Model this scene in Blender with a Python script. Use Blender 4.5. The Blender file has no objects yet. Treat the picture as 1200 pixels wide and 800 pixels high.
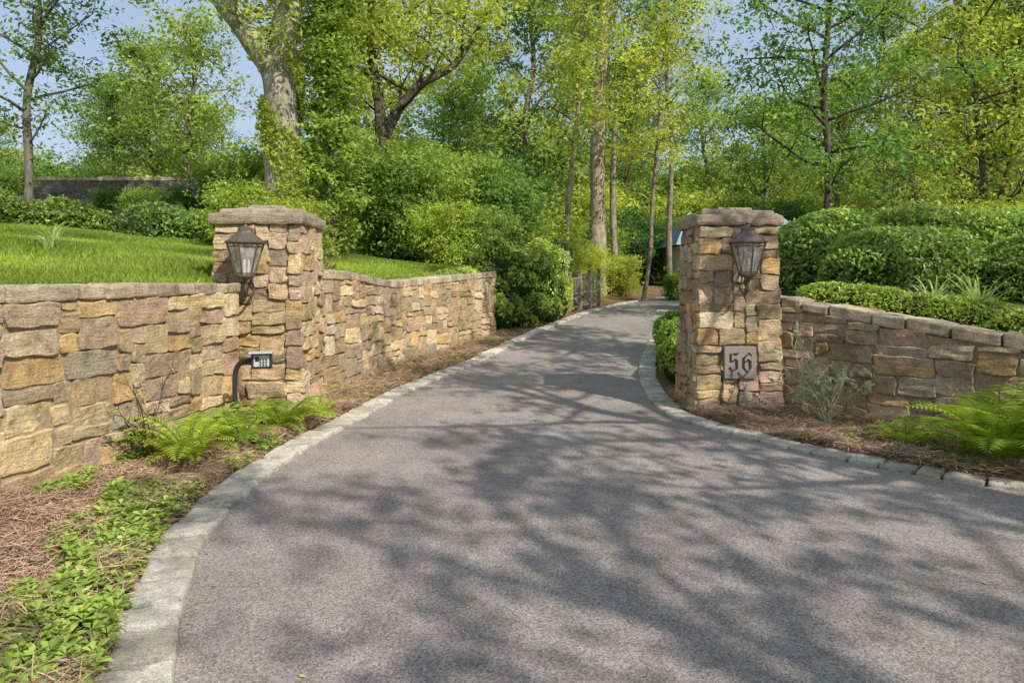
import bpy, math, numpy as np
from mathutils import Vector
R0=np.random.default_rng
sc=bpy.context.scene
# ------------------------------------------------------------ materials
def newmat(name):
    m=bpy.data.materials.new(name); m.use_nodes=True
    nt=m.node_tree; nt.nodes.clear()
    return m,nt,nt.nodes,nt.links
def coords(nodes,links,obj=True):
    tc=nodes.new('ShaderNodeTexCoord'); return tc.outputs['Object']
def ramp(nodes,links,fac,stops):
    r=nodes.new('ShaderNodeValToRGB'); links.new(fac,r.inputs['Fac'])
    e=r.color_ramp.elements
    while len(e)<len(stops): e.new(0.5)
    for i,(p,c) in enumerate(stops):
        e[i].position=p; e[i].color=(c[0],c[1],c[2],1) if not isinstance(c,(int,float)) else (c,c,c,1)
    return r.outputs['Color']
def noise(nodes,links,co,scale,detail=4,rough=.6):
    n=nodes.new('ShaderNodeTexNoise'); n.inputs['Scale'].default_value=scale
    n.inputs['Detail'].default_value=detail; n.inputs['Roughness'].default_value=rough
    links.new(co,n.inputs['Vector']); return n.outputs['Fac']
def mixc(nodes,links,a,b,fac,blend='MIX'):
    m=nodes.new('ShaderNodeMix'); m.data_type='RGBA'; m.blend_type=blend
    for s,v in ((m.inputs[6],a),(m.inputs[7],b)):
        if isinstance(v,tuple): s.default_value=(v[0],v[1],v[2],1)
        else: links.new(v,s)
    if isinstance(fac,(int,float)): m.inputs[0].default_value=fac
    else: links.new(fac,m.inputs[0])
    return m.outputs[2]
def attr(nodes,name='col'):
    a=nodes.new('ShaderNodeAttribute'); a.attribute_name=name; return a
def finish(nt,nodes,links,color,rough=.9,bump=None,bstr=.5,bdist=.02,metal=0,spec=.3):
    p=nodes.new('ShaderNodeBsdfPrincipled'); o=nodes.new('ShaderNodeOutputMaterial')
    if isinstance(color,tuple): p.inputs['Base Color'].default_value=(*color,1)
    else: links.new(color,p.inputs['Base Color'])
    p.inputs['Roughness'].default_value=rough; p.inputs['Metallic'].default_value=metal
    p.inputs['Specular IOR Level'].default_value=spec
    if bump is not None:
        b=nodes.new('ShaderNodeBump'); b.inputs['Strength'].default_value=bstr; b.inputs['Distance'].default_value=bdist
        links.new(bump,b.inputs['Height']); links.new(b.outputs['Normal'],p.inputs['Normal'])
    links.new(p.outputs[0],o.inputs['Surface']); return p

def mat_stone(name,scale=1.0,blot=True):
    m,nt,n,l=newmat(name); co=coords(n,l); a=attr(n).outputs['Color']
    n1=noise(n,l,co,8*scale,7,.7); n2=noise(n,l,co,50*scale,4,.75); n3=noise(n,l,co,1.6*scale,4,.6); n5=noise(n,l,co,3.7*scale,5,.7)
    c=mixc(n,l,a,ramp(n,l,n1,[(.30,(.56,.49,.42)),(.48,(1,1,1)),(.70,(1.30,1.25,1.12))]),1,'MULTIPLY')
    if blot: c=mixc(n,l,c,(.60,.39,.18),ramp(n,l,n5,[(.55,0.0),(.70,.55)]))
    c=mixc(n,l,c,ramp(n,l,n2,[(.3,.62),(.6,1.18)]),1,'MULTIPLY')
    c=mixc(n,l,c,ramp(n,l,n3,[(.35,(.78,.75,.70)),(.55,(1.05,1.05,1.05))]),1,'MULTIPLY')
    mp=n.new('ShaderNodeMapping'); l.new(co,mp.inputs[0]); mp.inputs['Scale'].default_value=(3,3,20)
    n4=noise(n,l,mp.outputs[0],2.2*scale,6,.75)
    ad=n.new('ShaderNodeMath'); ad.operation='MULTIPLY_ADD'; l.new(n4,ad.inputs[0]); ad.inputs[1].default_value=1.6; l.new(n2,ad.inputs[2])
    finish(nt,n,l,c,.92,ad.outputs[0],.9,.028,spec=.12); return m
def mat_leaf(name,trans=.45,var=.5,glossy=False):
    m,nt,n,l=newmat(name); a=attr(n).outputs['Color']
    oi=n.new('ShaderNodeObjectInfo')
    c=mixc(n,l,a,ramp(n,l,oi.outputs['Random'],[(0,(1-var*.7,1-var*.45,1-var*.2)),(.5,(1,1,1)),(1,(1+var*.5,1+var*.3,1))]),1,'MULTIPLY')
    if glossy:
        p=n.new('ShaderNodeBsdfPrincipled'); l.new(c,p.inputs['Base Color']); p.inputs['Roughness'].default_value=.45
        p.inputs['Specular IOR Level'].default_value=.4
    else:
        p=n.new('ShaderNodeBsdfDiffuse'); l.new(c,p.inputs['Color'])
    t=n.new('ShaderNodeBsdfTranslucent')
    l.new(mixc(n,l,c,(1.5,1.5,.8),1,'MULTIPLY'),t.inputs['Color'])
    mx=n.new('ShaderNodeMixShader'); mx.inputs[0].default_value=trans
    l.new(p.outputs[0],mx.inputs[1]); l.new(t.outputs[0],mx.inputs[2])
    o=n.new('ShaderNodeOutputMaterial'); l.new(mx.outputs[0],o.inputs['Surface']); return m
def mat_bark(name):
    m,nt,n,l=newmat(name); co=coords(n,l); a=attr(n).outputs['Color']
    mp=n.new('ShaderNodeMapping'); l.new(co,mp.inputs[0]); mp.inputs['Scale'].default_value=(9,9,1.6)
    n1=noise(n,l,mp.outputs[0],2.2,6,.7); n2=noise(n,l,co,2.5,4,.6)
    c=mixc(n,l,a,ramp(n,l,n1,[(.3,.4),(.6,1.25)]),1,'MULTIPLY')
    c=mixc(n,l,c,ramp(n,l,n2,[(.35,(.6,.65,.55)),(.6,(1.1,1.1,1.1))]),1,'MULTIPLY')
    finish(nt,n,l,c,.95,n1,.9,.05,spec=.1); return m
def mat_attr(name,rough=.8,metal=0,sc_=30,spec=.3,bs=.3,lo=.75,hi=1.15):
    m,nt,n,l=newmat(name); co=coords(n,l); a=attr(n).outputs['Color']
    n1=noise(n,l,co,sc_,5,.65)
    c=mixc(n,l,a,ramp(n,l,n1,[(.3,lo),(.65,hi)]),1,'MULTIPLY')
    finish(nt,n,l,c,rough,n1,bs,.01,metal,spec); return m
def mat_asphalt():
    m,nt,n,l=newmat('asphalt'); co=coords(n,l)
    n0=noise(n,l,co,.45,4,.6); n1=noise(n,l,co,130,3,.8); n2=noise(n,l,co,3,6,.7)
    v=n.new('ShaderNodeTexVoronoi'); v.inputs['Scale'].default_value=100; l.new(co,v.inputs['Vector'])
    c=ramp(n,l,n1,[(.3,(.150,.130,.119)),(.52,(.32,.276,.25)),(.72,(.58,.50,.46))])
    c=mixc(n,l,c,ramp(n,l,v.outputs['Color'],[(.1,.56),(.9,1.42)]),1,'MULTIPLY')
    c=mixc(n,l,c,ramp(n,l,n0,[(.3,.80),(.65,1.12)]),1,'MULTIPLY')
    c=mixc(n,l,c,ramp(n,l,n2,[(.3,.85),(.6,1.06)]),1,'MULTIPLY')
    finish(nt,n,l,c,.85,n1,.6,.008,spec=.3); return m
def mat_ground():
    m,nt,n,l=newmat('ground_soil_and_grass'); co=coords(n,l)
    n0=noise(n,l,co,.8,5,.6); n1=noise(n,l,co,18,6,.7); n2=noise(n,l,co,60,3,.7)
    soil=ramp(n,l,n1,[(.3,(.09,.05,.03)),(.5,(.21,.13,.075)),(.7,(.36,.235,.14))])
    leafy=ramp(n,l,n1,[(.3,(.04,.08,.015)),(.7,(.15,.21,.045))])
    soil=mixc(n,l,soil,leafy,ramp(n,l,n0,[(.52,0.0),(.66,.75)]))
    grass=ramp(n,l,n2,[(.3,(.09,.17,.025)),(.7,(.26,.38,.06))])
    c=mixc(n,l,soil,grass,attr(n,'lawn').outputs['Fac'])
    finish(nt,n,l,c,.97,n1,.6,.03,spec=.1); return m
def mat_plain(name,col,rough=.5,metal=0,spec=.4,sc_=40,var=.15):
    m,nt,n,l=newmat(name); co=coords(n,l); n1=noise(n,l,co,sc_,4,.6)
    c=mixc(n,l,col,ramp(n,l,n1,[(.3,1-var),(.7,1+var)]),1,'MULTIPLY')
    finish(nt,n,l,c,rough,n1,.15,.005,metal,spec); return m
def mat_glass():
    m,nt,n,l=newmat('lantern_glass')
    co=coords(n,l); n1=noise(n,l,co,9,3,.6)
    t=n.new('ShaderNodeBsdfTransparent'); t.inputs[0].default_value=(.93,.94,.95,1)
    g=n.new('ShaderNodeBsdfPrincipled'); g.inputs['Base Color'].default_value=(.74,.72,.64,1); g.inputs['Roughness'].default_value=.12
    g.inputs['Specular IOR Level'].default_value=.8
    mx=n.new('ShaderNodeMixShader')
    l.new(ramp(n,l,n1,[(.3,.15),(.7,.5)]),mx.inputs[0])
    l.new(t.outputs[0],mx.inputs[1]); l.new(g.outputs[0],mx.inputs[2])
    o=n.new('ShaderNodeOutputMaterial'); l.new(mx.outputs[0],o.inputs['Surface']); return m
STONE=mat_stone('sandstone'); MORTAR=mat_plain('mortar',(.32,.25,.165),.95,0,.1,30,.35)
CAPST=mat_stone('cap_stone',1.2,False)
KERB=mat_stone('granite_kerb',1.6,False); LEAF=mat_leaf('leaf'); LEAFG=mat_leaf('leaf_glossy',.32,.15,True); BARK=mat_bark('bark')
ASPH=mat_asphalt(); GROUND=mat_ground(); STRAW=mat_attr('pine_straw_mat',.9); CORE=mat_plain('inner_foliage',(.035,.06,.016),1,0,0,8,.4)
BRONZE=mat_plain('weathered_bronze',(.14,.115,.09),.5,.4,.4,35,.4); GLASS=mat_glass(); CREAM=mat_plain('candle_cream',(.8,.76,.66),.6)
WOOD=mat_attr('weathered_wood',.9); BLACK=mat_plain('black_paint',(.03,.03,.032),.45)
PLAQ=mat_plain('carved_stone',(.255,.228,.195),.9,0,.2,60,.35); INK=mat_plain('dark_inlay',(.018,.015,.012),.7)
ROOF=mat_plain('roof_slate',(.22,.34,.40),.8); PAINT=mat_plain('house_paint',(.5,.47,.4),.8); GREY=mat_plain('grey_panel',(.50,.51,.51),.4,0,.4,50,.1)

# ------------------------------------------------------------ mesh builder
class MB:
    def __init__(s): s.V=[];s.F=[];s.C=[];s.M=[];s.n=0
    def add(s,V,F,col,m=0):
        V=np.asarray(V,float).reshape(-1,3); F=np.asarray(F,int).reshape(-1,4); k=len(F)
        C=np.asarray(col,float)
        if C.ndim==1: C=np.tile(C,(k,1))
        s.V.append(V);s.F.append(F+s.n);s.C.append(C);s.M.append(np.full(k,m));s.n+=len(V)
    def mesh(s,name,mats,smooth=False):
        V=np.concatenate(s.V);F=np.concatenate(s.F);C=np.concatenate(s.C);M=np.concatenate(s.M)
        me=bpy.data.meshes.new(name)
        me.vertices.add(len(V)); me.vertices.foreach_set('co',V.astype(np.float32).ravel())
        me.loops.add(len(F)*4); me.loops.foreach_set('vertex_index',F.astype(np.int32).ravel())
        me.polygons.add(len(F)); me.polygons.foreach_set('loop_start',np.arange(0,len(F)*4,4,dtype=np.int32))
        me.polygons.foreach_set('material_index',M.astype(np.int32))
        if isinstance(smooth,(list,tuple)):
            sm=np.isin(M,smooth)
        else: sm=np.full(len(F),bool(smooth))
        me.polygons.foreach_set('use_smooth',sm)
        for mt in mats: me.materials.append(mt)
        me.update(calc_edges=True)
        a=me.attributes.new('col','FLOAT_COLOR','FACE')
        a.data.foreach_set('color',np.concatenate([C,np.ones((len(C),1))],1).astype(np.float32).ravel())
        return me
    def build(s,name,mats,smooth=False,parent=None):
        return link(name,s.mesh(name,mats,smooth),parent)
def link(name,me,parent=None,loc=None,rz=0,scale=None):
    o=bpy.data.objects.new(name,me); sc.collection.objects.link(o)
    if parent: o.parent=parent
    if loc is not None: o.location=loc
    o.rotation_euler[2]=rz
    if scale: o.scale=scale
    return o
def empty(name,loc=(0,0,0)):
    o=bpy.data.objects.new(name,None); sc.collection.objects.link(o); o.location=loc; o.empty_display_size=.2; return o
BF=np.array([[0,1,3,2],[4,6,7,5],[0,4,5,1],[2,3,7,6],[0,2,6,4],[1,5,7,3]])
def box(mb,c,d,col=(.5,.5,.5),m=0,rz=0,ax=None):
    P=np.array([[x,y,z] for x in(-.5,.5) for y in(-.5,.5) for z in(-.5,.5)])*np.array(d)
    cr_,sr=math.cos(rz),math.sin(rz)
    P=np.stack([P[:,0]*cr_-P[:,1]*sr,P[:,0]*sr+P[:,1]*cr_,P[:,2]],1)+np.array(c)
    mb.add(P,BF,col,m)
def nrm(v): return v/np.maximum(np.linalg.norm(v,axis=-1,keepdims=True),1e-9)
def tube(mb,pts,rad,sides,col,m=0,close=True):
    pts=np.asarray(pts,float); rad=np.broadcast_to(np.asarray(rad,float),(len(pts),)).copy()
    if close:
        pts=np.vstack([pts[:1],pts,pts[-1:]]); rad=np.concatenate([[1e-4],rad,[1e-4]])
    T=np.gradient(pts,axis=0)
    if close: T[0]=T[1]=pts[2]-pts[1]; T[-1]=T[-2]=pts[-2]-pts[-3]
    T=nrm(T); ref=np.array([0,1,0.]) if abs(T[len(T)//2][1])<.8 else np.array([1.,0,0])
    A=nrm(np.cross(T,ref)); B=np.cross(T,A)
    th=np.arange(sides)/sides*2*np.pi+np.pi/sides
    V=pts[:,None]+rad[:,None,None]*(A[:,None]*np.cos(th)[None,:,None]+B[:,None]*np.sin(th)[None,:,None])
    n=len(pts); i=np.arange(n-1)[:,None]*sides; j=np.arange(sides)[None]; j2=(j+1)%sides
    F=np.stack([i+j,i+j2,i+sides+j2,i+sides+j],-1).reshape(-1,4)
    mb.add(V.reshape(-1,3),F,col,m)
def lathe(mb,c,prof,sides,col,m=0,rot=0):
    c=np.array(c); th=np.arange(sides)/sides*2*np.pi+rot
    V=np.array([[[r*math.cos(t),r*math.sin(t),z] for t in th] for r,z in prof])+c
    n=len(prof); i=np.arange(n-1)[:,None]*sides; j=np.arange(sides)[None]; j2=(j+1)%sides
    F=np.stack([i+j,i+j2,i+sides+j2,i+sides+j],-1).reshape(-1,4)
    mb.add(V.reshape(-1,3),F,col,m)
def cr(P,n=12):
    P=np.asarray(P,float); P=np.vstack([2*P[0]-P[1],P,2*P[-1]-P[-2]]); out=[]
    for i in range(1,len(P)-2):
        t=np.linspace(0,1,n,endpoint=False)[:,None]
        a,b,c,d=P[i-1],P[i],P[i+1],P[i+2]
        out.append(.5*((2*b)+(-a+c)*t+(2*a-5*b+4*c-d)*t**2+(-a+3*b-3*c+d)*t**3))
    out.append(P[-2:-1]); return np.vstack(out)
def leaves(mb,C,size,rng,col,up=.6,m=1,asp=.5,fold=.18):
    n=len(C); nn=nrm(rng.normal(size=(n,3))+np.array([0,0,up])*1.6)
    a=nrm(np.cross(nn,rng.normal(size=(n,3)))); b=np.cross(nn,a)
    s=(size*rng.uniform(.6,1.3,n))[:,None]
    V=np.stack([C-a*s,C+b*s*asp+nn*s*fold-a*s*.1,C+a*s,C-b*s*asp+nn*s*fold-a*s*.1],1)
    mb.add(V.reshape(-1,3),np.arange(4*n).reshape(-1,4),col,m)
def lcol(rng,n,c1,c2,bright=1.0):
    t=rng.beta(1.6,1.6,n)[:,None]; c=np.array(c1)*(1-t)+np.array(c2)*t
    return c*np.broadcast_to(np.asarray(bright),(n,))[:,None]

# ------------------------------------------------------------ terrain functions
_ty=np.arange(-60,320,.25)
_th=np.interp(_ty,[-60,8,9,12,16,20,24,30,40,80,320],[0,0,.02,.12,.34,.55,.76,.95,1.2,3,9])
_th=np.convolve(np.pad(_th,4,mode='edge'),np.ones(9)/9,mode='valid')
def hb(y): return np.interp(y,_ty,_th)
LE=cr([(1.2,-3.5),(.3,-1),(-.4,.6),(-.95,1.8),(-1.35,2.72),(-1.68,3.56),(-1.87,4.2),(-1.97,4.9),(-1.99,5.7),(-1.93,6.7),(-1.78,7.6),(-1.43,9.7),(-.62,12.2),(.3,15.3),(1.45,18.8),(3.6,24),(6.8,29.5),(11,33.5),(18,37)],14)
RE=cr([(22,-.3),(14,1.5),(8.6,3.1),(5.6,4.25),(3.92,5.18),(3.02,6.0),(2.5,6.74),(1.98,7.7),(1.82,8.5),(1.90,10),(2.28,12.2),(3.3,16),(4.8,20),(7.5,24.5),(11.5,28),(19,31.5)],14)
def xl(y): return np.interp(y,LE[:,1],LE[:,0])
def xr(y): return np.interp(y,RE[:,1],RE[:,0])
LL=np.array([(-6.5,-4,1.55,.15,.11),(-4.3,1,1.56,.15,.11),(-3.55,4.74,1.57,.15,.11),(-3.1,7.7,1.60,.15,.11),(-2.72,8.95,1.74,.15,.11),(-2.15,12,1.63,.15,.12),(-.4,16.2,1.82,.15,.12),(.9,18.6,1.6,.6,.11),(2.2,22,1.3,1.5,.08),(3.8,26,1.2,2,.04),(7,31.5,1.2,2,.03),(13,36,1.3,2,.03),(25,40,1.5,2,.03)])
RL=np.array([(25,0,.45,.15,.06),(12,3.0,.55,.15,.08),(7,5.3,.74,.15,.09),(4.95,6.8,1.04,.15,.10),(3.25,8.5,1.44,.15,.10),(3.1,9.3,1.3,1.2,.08),(3.4,12,1.1,1.2,.06),(4.6,15,1.1,1.5,.05),(7,19,1.15,1.5,.04),(12,23.5,1.3,1.5,.03),(30,29,1.6,1.5,.03)])
def psd(X,Y,L):
    best=np.full(X.shape,1e9); sg=np.ones(X.shape); at=[np.zeros(X.shape) for _ in range(3)]
    for a,b in zip(L[:-1],L[1:]):
        d=b[:2]-a[:2]; t=np.clip(((X-a[0])*d[0]+(Y-a[1])*d[1])/(d@d),0,1)
        qx=X-(a[0]+t*d[0]); qy=Y-(a[1]+t*d[1]); ds=np.hypot(qx,qy)
        w=ds<best; best=np.where(w,ds,best); sg=np.where(w,np.sign(d[0]*qy-d[1]*qx),sg)
        for k in range(3): at[k]=np.where(w,a[2+k]*(1-t)+b[2+k]*t,at[k])
    return best*sg,at
def ss(t): t=np.clip(t,0,1); return t*t*(3-2*t)
def HT(X,Y):
    X=np.asarray(X,float);Y=np.asarray(Y,float)
    b=hb(Y); z=b+.012*np.sin(X*3.1+Y*1.7)+.012*np.sin(X*1.3-Y*4.1)
    dl,(zt,w,sl)=psd(X,Y,LL); dl_=np.clip(dl,0,None)
    zb=np.maximum(zt-.09+sl*np.minimum(dl_,26)+.03*np.maximum(dl_-22,0)*.3+.05*np.sin(X*.7)*np.sin(Y*.6)*np.clip(dl_,0,1),b)
    t=ss((dl-.12)/w); z=z*(1-t)+zb*t
    dr,(zt,w,sl)=psd(X,Y,RL); dr=-dr; dr_=np.clip(dr,0,None)
    zb=np.maximum(zt-.09+sl*np.minimum(dr_,25),b); t=ss((dr-.12)/w); z=z*(1-t)+zb*t
    ins=(X>xl(Y)-.16)&(X<xr(Y)+.16)&(Y<36)&(Y>-4)
    z=np.where(ins,b-.06,z)
    return z
def hz(x,y): return float(HT(np.array([x]),np.array([y]))[0])
def axis(segs):
    o=[]
    for a,b,s in segs: o.append(np.arange(a,b-1e-6,s))
    o.append([segs[-1][1]]); return np.concatenate(o)
gx=axis([(-200,-40,12),(-40,-14,1.5),(-14,-6,.5),(-6,9,.17),(9,14,.5),(14,44,1.5),(44,204,12)])
gy=axis([(-60,-12,6),(-12,0,1),(0,24,.17),(24,40,.4),(40,70,2),(70,310,14)])
GX,GY=np.meshgrid(gx,gy); GZ=HT(GX,GY)
nx=len(gx); ny=len(gy)
i=np.arange(ny-1)[:,None]*nx; j=np.arange(nx-1)[None]
F=np.stack([i+j,i+j+1,i+nx+j+1,i+nx+j],-1).reshape(-1,4)
mb=MB(); mb.add(np.stack([GX,GY,GZ],-1),F,(.2,.2,.1))
ground=mb.build('ground',[GROUND],True)
DLg,_=psd(GX,GY,LL)
lawn=ss((DLg-.3)/.2)*ss((12.5+1.2*np.sin(GX*.8)-DLg)/1.5)*ss((19.5+.0*GX-GY)/2.5)
la=ground.data.attributes.new('lawn','FLOAT','POINT'); la.data.foreach_set('value',lawn.ravel().astype(np.float32))
# road
ys=np.arange(-3.4,36.8,.1); K=24
u=np.linspace(0,1,K)[None]
XX=(xl(ys)-.02)[:,None]*(1-u)+(xr(ys)+.02)[:,None]*u; YY=np.repeat(ys[:,None],K,1); ZZ=hb(YY)+.0
i=np.arange(len(ys)-1)[:,None]*K; j=np.arange(K-1)[None]
mb=MB(); mb.add(np.stack([XX,YY,ZZ],-1),np.stack([i+j,i+j+1,i+K+j+1,i+K+j],-1).reshape(-1,4),(.1,.1,.1))
mb.build('driveway',[ASPH],True)

# ------------------------------------------------------------ stone generators
def wav(P,rng,k=5,f=(8,40)):
    o=np.zeros(P.shape[:-1])
    for _ in range(k):
        fr=rng.uniform(*f); d=nrm(rng.normal(size=3)); o+=np.sin((P@d)*fr+rng.uniform(0,6.28))/math.sqrt(fr/f[0])
    return o/k
PAL=[(.70,.54,.34),(.74,.57,.32),(.64,.47,.29),(.66,.47,.32),(.56,.44,.29),(.79,.64,.41),(.52,.40,.27),(.70,.56,.38),(.74,.51,.25),(.62,.44,.32),(.72,.59,.41),(.65,.50,.32),(.57,.48,.36),(.76,.61,.36),(.66,.48,.36)]
def pack(W,Hh,rng,uw=.055,uh=.05,wr=(4,12),hr=(2,5)):
    nu=max(1,round(W/uw)); nv=max(1,round(Hh/uh)); g=np.zeros((nv,nu),bool); out=[]
    for r in range(nv):
        c=0
        while c<nu:
            if g[r,c]: c+=1; continue
            free=0
            while c+free<nu and not g[r,c+free] : free+=1
            w=min(free,int(rng.integers(wr[0],wr[1]+1)))
            if free-w<3: w=free if free<=wr[1]+2 else free-4
            w=max(1,min(w,free))
            h=int(rng.integers(hr[0],hr[1]+1))
            if w<5 and h<3: h=3
            if w>7: h=min(h,4)
            h=min(h,nv-r)
            if nv-r-h==1: h+=1
            while h>1 and g[r:r+h,c:c+w].any(): h-=1
            g[r:r+h,c:c+w]=True
            out.append((c*W/nu,(c+w)*W/nu,r*Hh/nv,(r+h)*Hh/nv)); c+=w
    return out
def face_stones(mb,rects,mapf,rng,prot=(.008,.042),gap=.0055,nu=10,nv=7,pal=PAL,back=-.08,rough=.017,rag=.013,jit=.014):
    for (s0,s1,z0,z1) in rects:
        L=s1-s0;Hh=z1-z0
        if L<.03 or Hh<.025: continue
        e=min(.009,L*.2,Hh*.25)
        uu=np.concatenate([[0,0],np.linspace(e,L-e,nu-1),[L,L]]); vv=np.concatenate([[0,0],np.linspace(e,Hh-e,nv-1),[Hh,Hh]])
        U,Vv=np.meshgrid(uu,vv); p=rng.uniform(*prot)
        D=np.full(U.shape,p)
        edge=(U<=1e-6)|(U>=L-1e-6)|(Vv<=1e-6)|(Vv>=Hh-1e-6); D[edge]-=.011
        D[0,:]=D[-1,:]=back; D[:,0]=D[:,-1]=back
        ph=rng.uniform(0,6.28,4)
        cxx=(U/L*2-1); cyy=(Vv/Hh*2-1)
        U2=s0+U-cxx*gap+rag*np.sin(Vv*38+ph[0])*np.abs(cxx)**3*.6; V2=z0+Vv-cyy*gap+rag*np.sin(U*21+ph[1])*np.abs(cyy)**3*.6
        cc=(np.abs(cxx)*np.abs(cyy))**6; U2=U2-cxx*cc*.008; V2=V2-cyy*cc*.008
        a_,b_=(cxx+1)/2,(cyy+1)/2; jt=rng.normal(0,jit,(4,2))
        for q,wq in enumerate(((1-a_)*(1-b_),a_*(1-b_),a_*b_,(1-a_)*b_)): U2=U2+wq*jt[q,0]; V2=V2+wq*jt[q,1]*.8
        P=np.stack([U2*1,V2*1.8,D*0],-1); wv=wav(P,rng,7,(9,75))*rough*1.7
        tilt=cxx*rng.normal(0,.008)+cyy*rng.normal(0,.010)
        inner=D>back+.001; D=np.where(inner,D+wv+tilt,D)
        V3=mapf(U2.ravel(),V2.ravel(),D.ravel())
        a,b=U.shape; i=np.arange(a-1)[:,None]*b; j=np.arange(b-1)[None]
        Fq=np.stack([i+j,i+j+1,i+b+j+1,i+b+j],-1).reshape(-1,4)
        c=np.array(pal[rng.integers(len(pal))])*rng.uniform(.70,1.15)
        mb.add(V3,Fq,c)
def rbox(mb,c,dims,U,rng,col,r=.02,nn=(6,5,3),amp=.006,taper=None,m=0,zskew=0):
    h=np.array(dims)/2; U=np.array([U[0],U[1],0.]); U/=np.linalg.norm(U); Wv=np.array([-U[1],U[0],0]); r=min(r,h.min()*.8)
    ax=[np.concatenate([[-h[k]],np.linspace(-h[k]+r,h[k]-r,nn[k]),[h[k]]]) for k in range(3)]
    seed=int(rng.integers(1<<30))
    for k in range(3):
        p,q=[(1,2),(2,0),(0,1)][k]
        for sgn in(-1,1):
            A,B=np.meshgrid(ax[p],ax[q]); P=np.zeros(A.shape+(3,)); P[...,k]=sgn*h[k];P[...,p]=A;P[...,q]=B
            Q=np.clip(P,-(h-r),h-r); d=P-Q; P=Q+nrm(d)*r
            rr=R0(seed); 
            for kk in range(3): P[...,kk]+=wav(P,rr,4,(12,50))*amp
            if zskew: P[...,2]+=P[...,0]*zskew
            W=np.array(c)+P[...,0:1]*U+P[...,1:2]*Wv+P[...,2:3]*np.array([0,0,1.])
            a,b=A.shape; i=np.arange(a-1)[:,None]*b; j=np.arange(b-1)[None]
            Fq=np.stack([i+j,i+j+1,i+b+j+1,i+b+j],-1).reshape(-1,4)
            if sgn<0: Fq=Fq[:,::-1]
            mb.add(W.reshape(-1,3),Fq,col,m)
CAPPAL=[(.64,.54,.39),(.60,.50,.36),(.68,.57,.41),(.55,.46,.35),(.66,.53,.36)]
def pathfn(pts):
    P=cr(pts,10) ; S=np.concatenate([[0],np.cumsum(np.hypot(*np.diff(P[:,:2],axis=0).T))])
    T=nrm(np.gradient(P[:,:2],axis=0))
    return P,S,T
def stone_wall(name,pts,side,seed,thick=.42,capt=.12,zb=-.15,uw=.06,uh=.055,wr=(3,9),hr=(2,5),pal=PAL,mats=None,capl=(.20,.42),backface=False):
    rng=R0(seed); P,S,T=pathfn(pts); L=S[-1]; mb=MB()
    def mapf(s,z,d):
        x=np.interp(s,S,P[:,0]);y=np.interp(s,S,P[:,1]);tx=np.interp(s,S,T[:,0]);ty=np.interp(s,S,T[:,1])
        nxx,nyy=ty*side,-tx*side
        return np.stack([x+nxx*d,y+nyy*d,z+0*x],-1)
    zt=lambda s:np.interp(s,S,P[:,2])-capt
    zmax=P[:,2].max()-capt
    rects=[]
    for (a,b,c,d) in pack(L,zmax-zb,rng,uw,uh,wr,hr):
        c+=zb;d+=zb; top=float(zt((a+b)/2)); gnd=float(hb(mapf(np.array([a]),0,0)[0][1])) if zb<1 else -9
        if c>top-.03 or d<gnd-.1: continue
        if d>top or top-d<.04: d=top+.005
        rects.append((a,b,c,d))
    face_stones(mb,rects,mapf,rng,pal=pal)
    s=np.linspace(0,L,max(8,int(L/.2))); z0=np.full_like(s,zb-.1); z1=zt(s)-.002
    ring=np.stack([mapf(s,z0,np.full_like(s,0.0)),mapf(s,z1,np.full_like(s,0.0)),mapf(s,z1,np.full_like(s,-thick)),mapf(s,z0,np.full_like(s,-thick))],1)
    n=len(s); i=np.arange(n-1)[:,None]*4; j=np.arange(4)[None]; j2=(j+1)%4
    mb.add(ring.reshape(-1,3),np.vstack([np.stack([i+j,i+j2,i+4+j2,i+4+j],-1).reshape(-1,4),[[0,1,2,3]],[[4*n-4,4*n-3,4*n-2,4*n-1]]]),(.3,.25,.2),1)
    s=0
    while s<L-.05:
        l=min(rng.uniform(*capl),L-s); 
        if L-s-l<.1: l=L-s
        mid=s+l/2; c=mapf(np.array([mid]),np.array([0.]),np.array([-thick/2+.0]))[0]
        t=np.array([np.interp(mid,S,T[:,0]),np.interp(mid,S,T[:,1])])
        sk=(np.interp(s+l,S,P[:,2])-np.interp(s,S,P[:,2]))/l
        top=float(zt(mid)); hh=capt*rng.uniform(.85,1.2)
        rbox(mb,(c[0],c[1],top+hh/2+.001),(l-.014,thick+.08+rng.uniform(-.02,.03),hh),t,rng,np.array(CAPPAL[rng.integers(5)])*rng.uniform(.75,1.15),r=.02,amp=.013,zskew=sk,m=2)
        s+=l
    return mb.build(name,mats or [STONE,MORTAR,CAPST])
stone_wall('stone_wall',[tuple(r[:3]) for r in LL[:4]],1,11)
stone_wall('stone_wall',[(-2.72,8.9,1.76),(-2.42,10.3,1.74),(-2.1,11.9,1.62),(-1.75,13.0,1.66),(-.4,16.2,1.84)],1,12,hr=(2,5))
stone_wall('stone_wall',[(10.5,3.7,.6),(7,5.3,.74),(4.95,6.8,1.06),(3.15,8.62,1.45)],-1,13,wr=(4,10),hr=(2,4),capl=(.25,.5),thick=.45)
GPAL=[(.20,.19,.18),(.26,.24,.22),(.16,.16,.16)]
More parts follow.
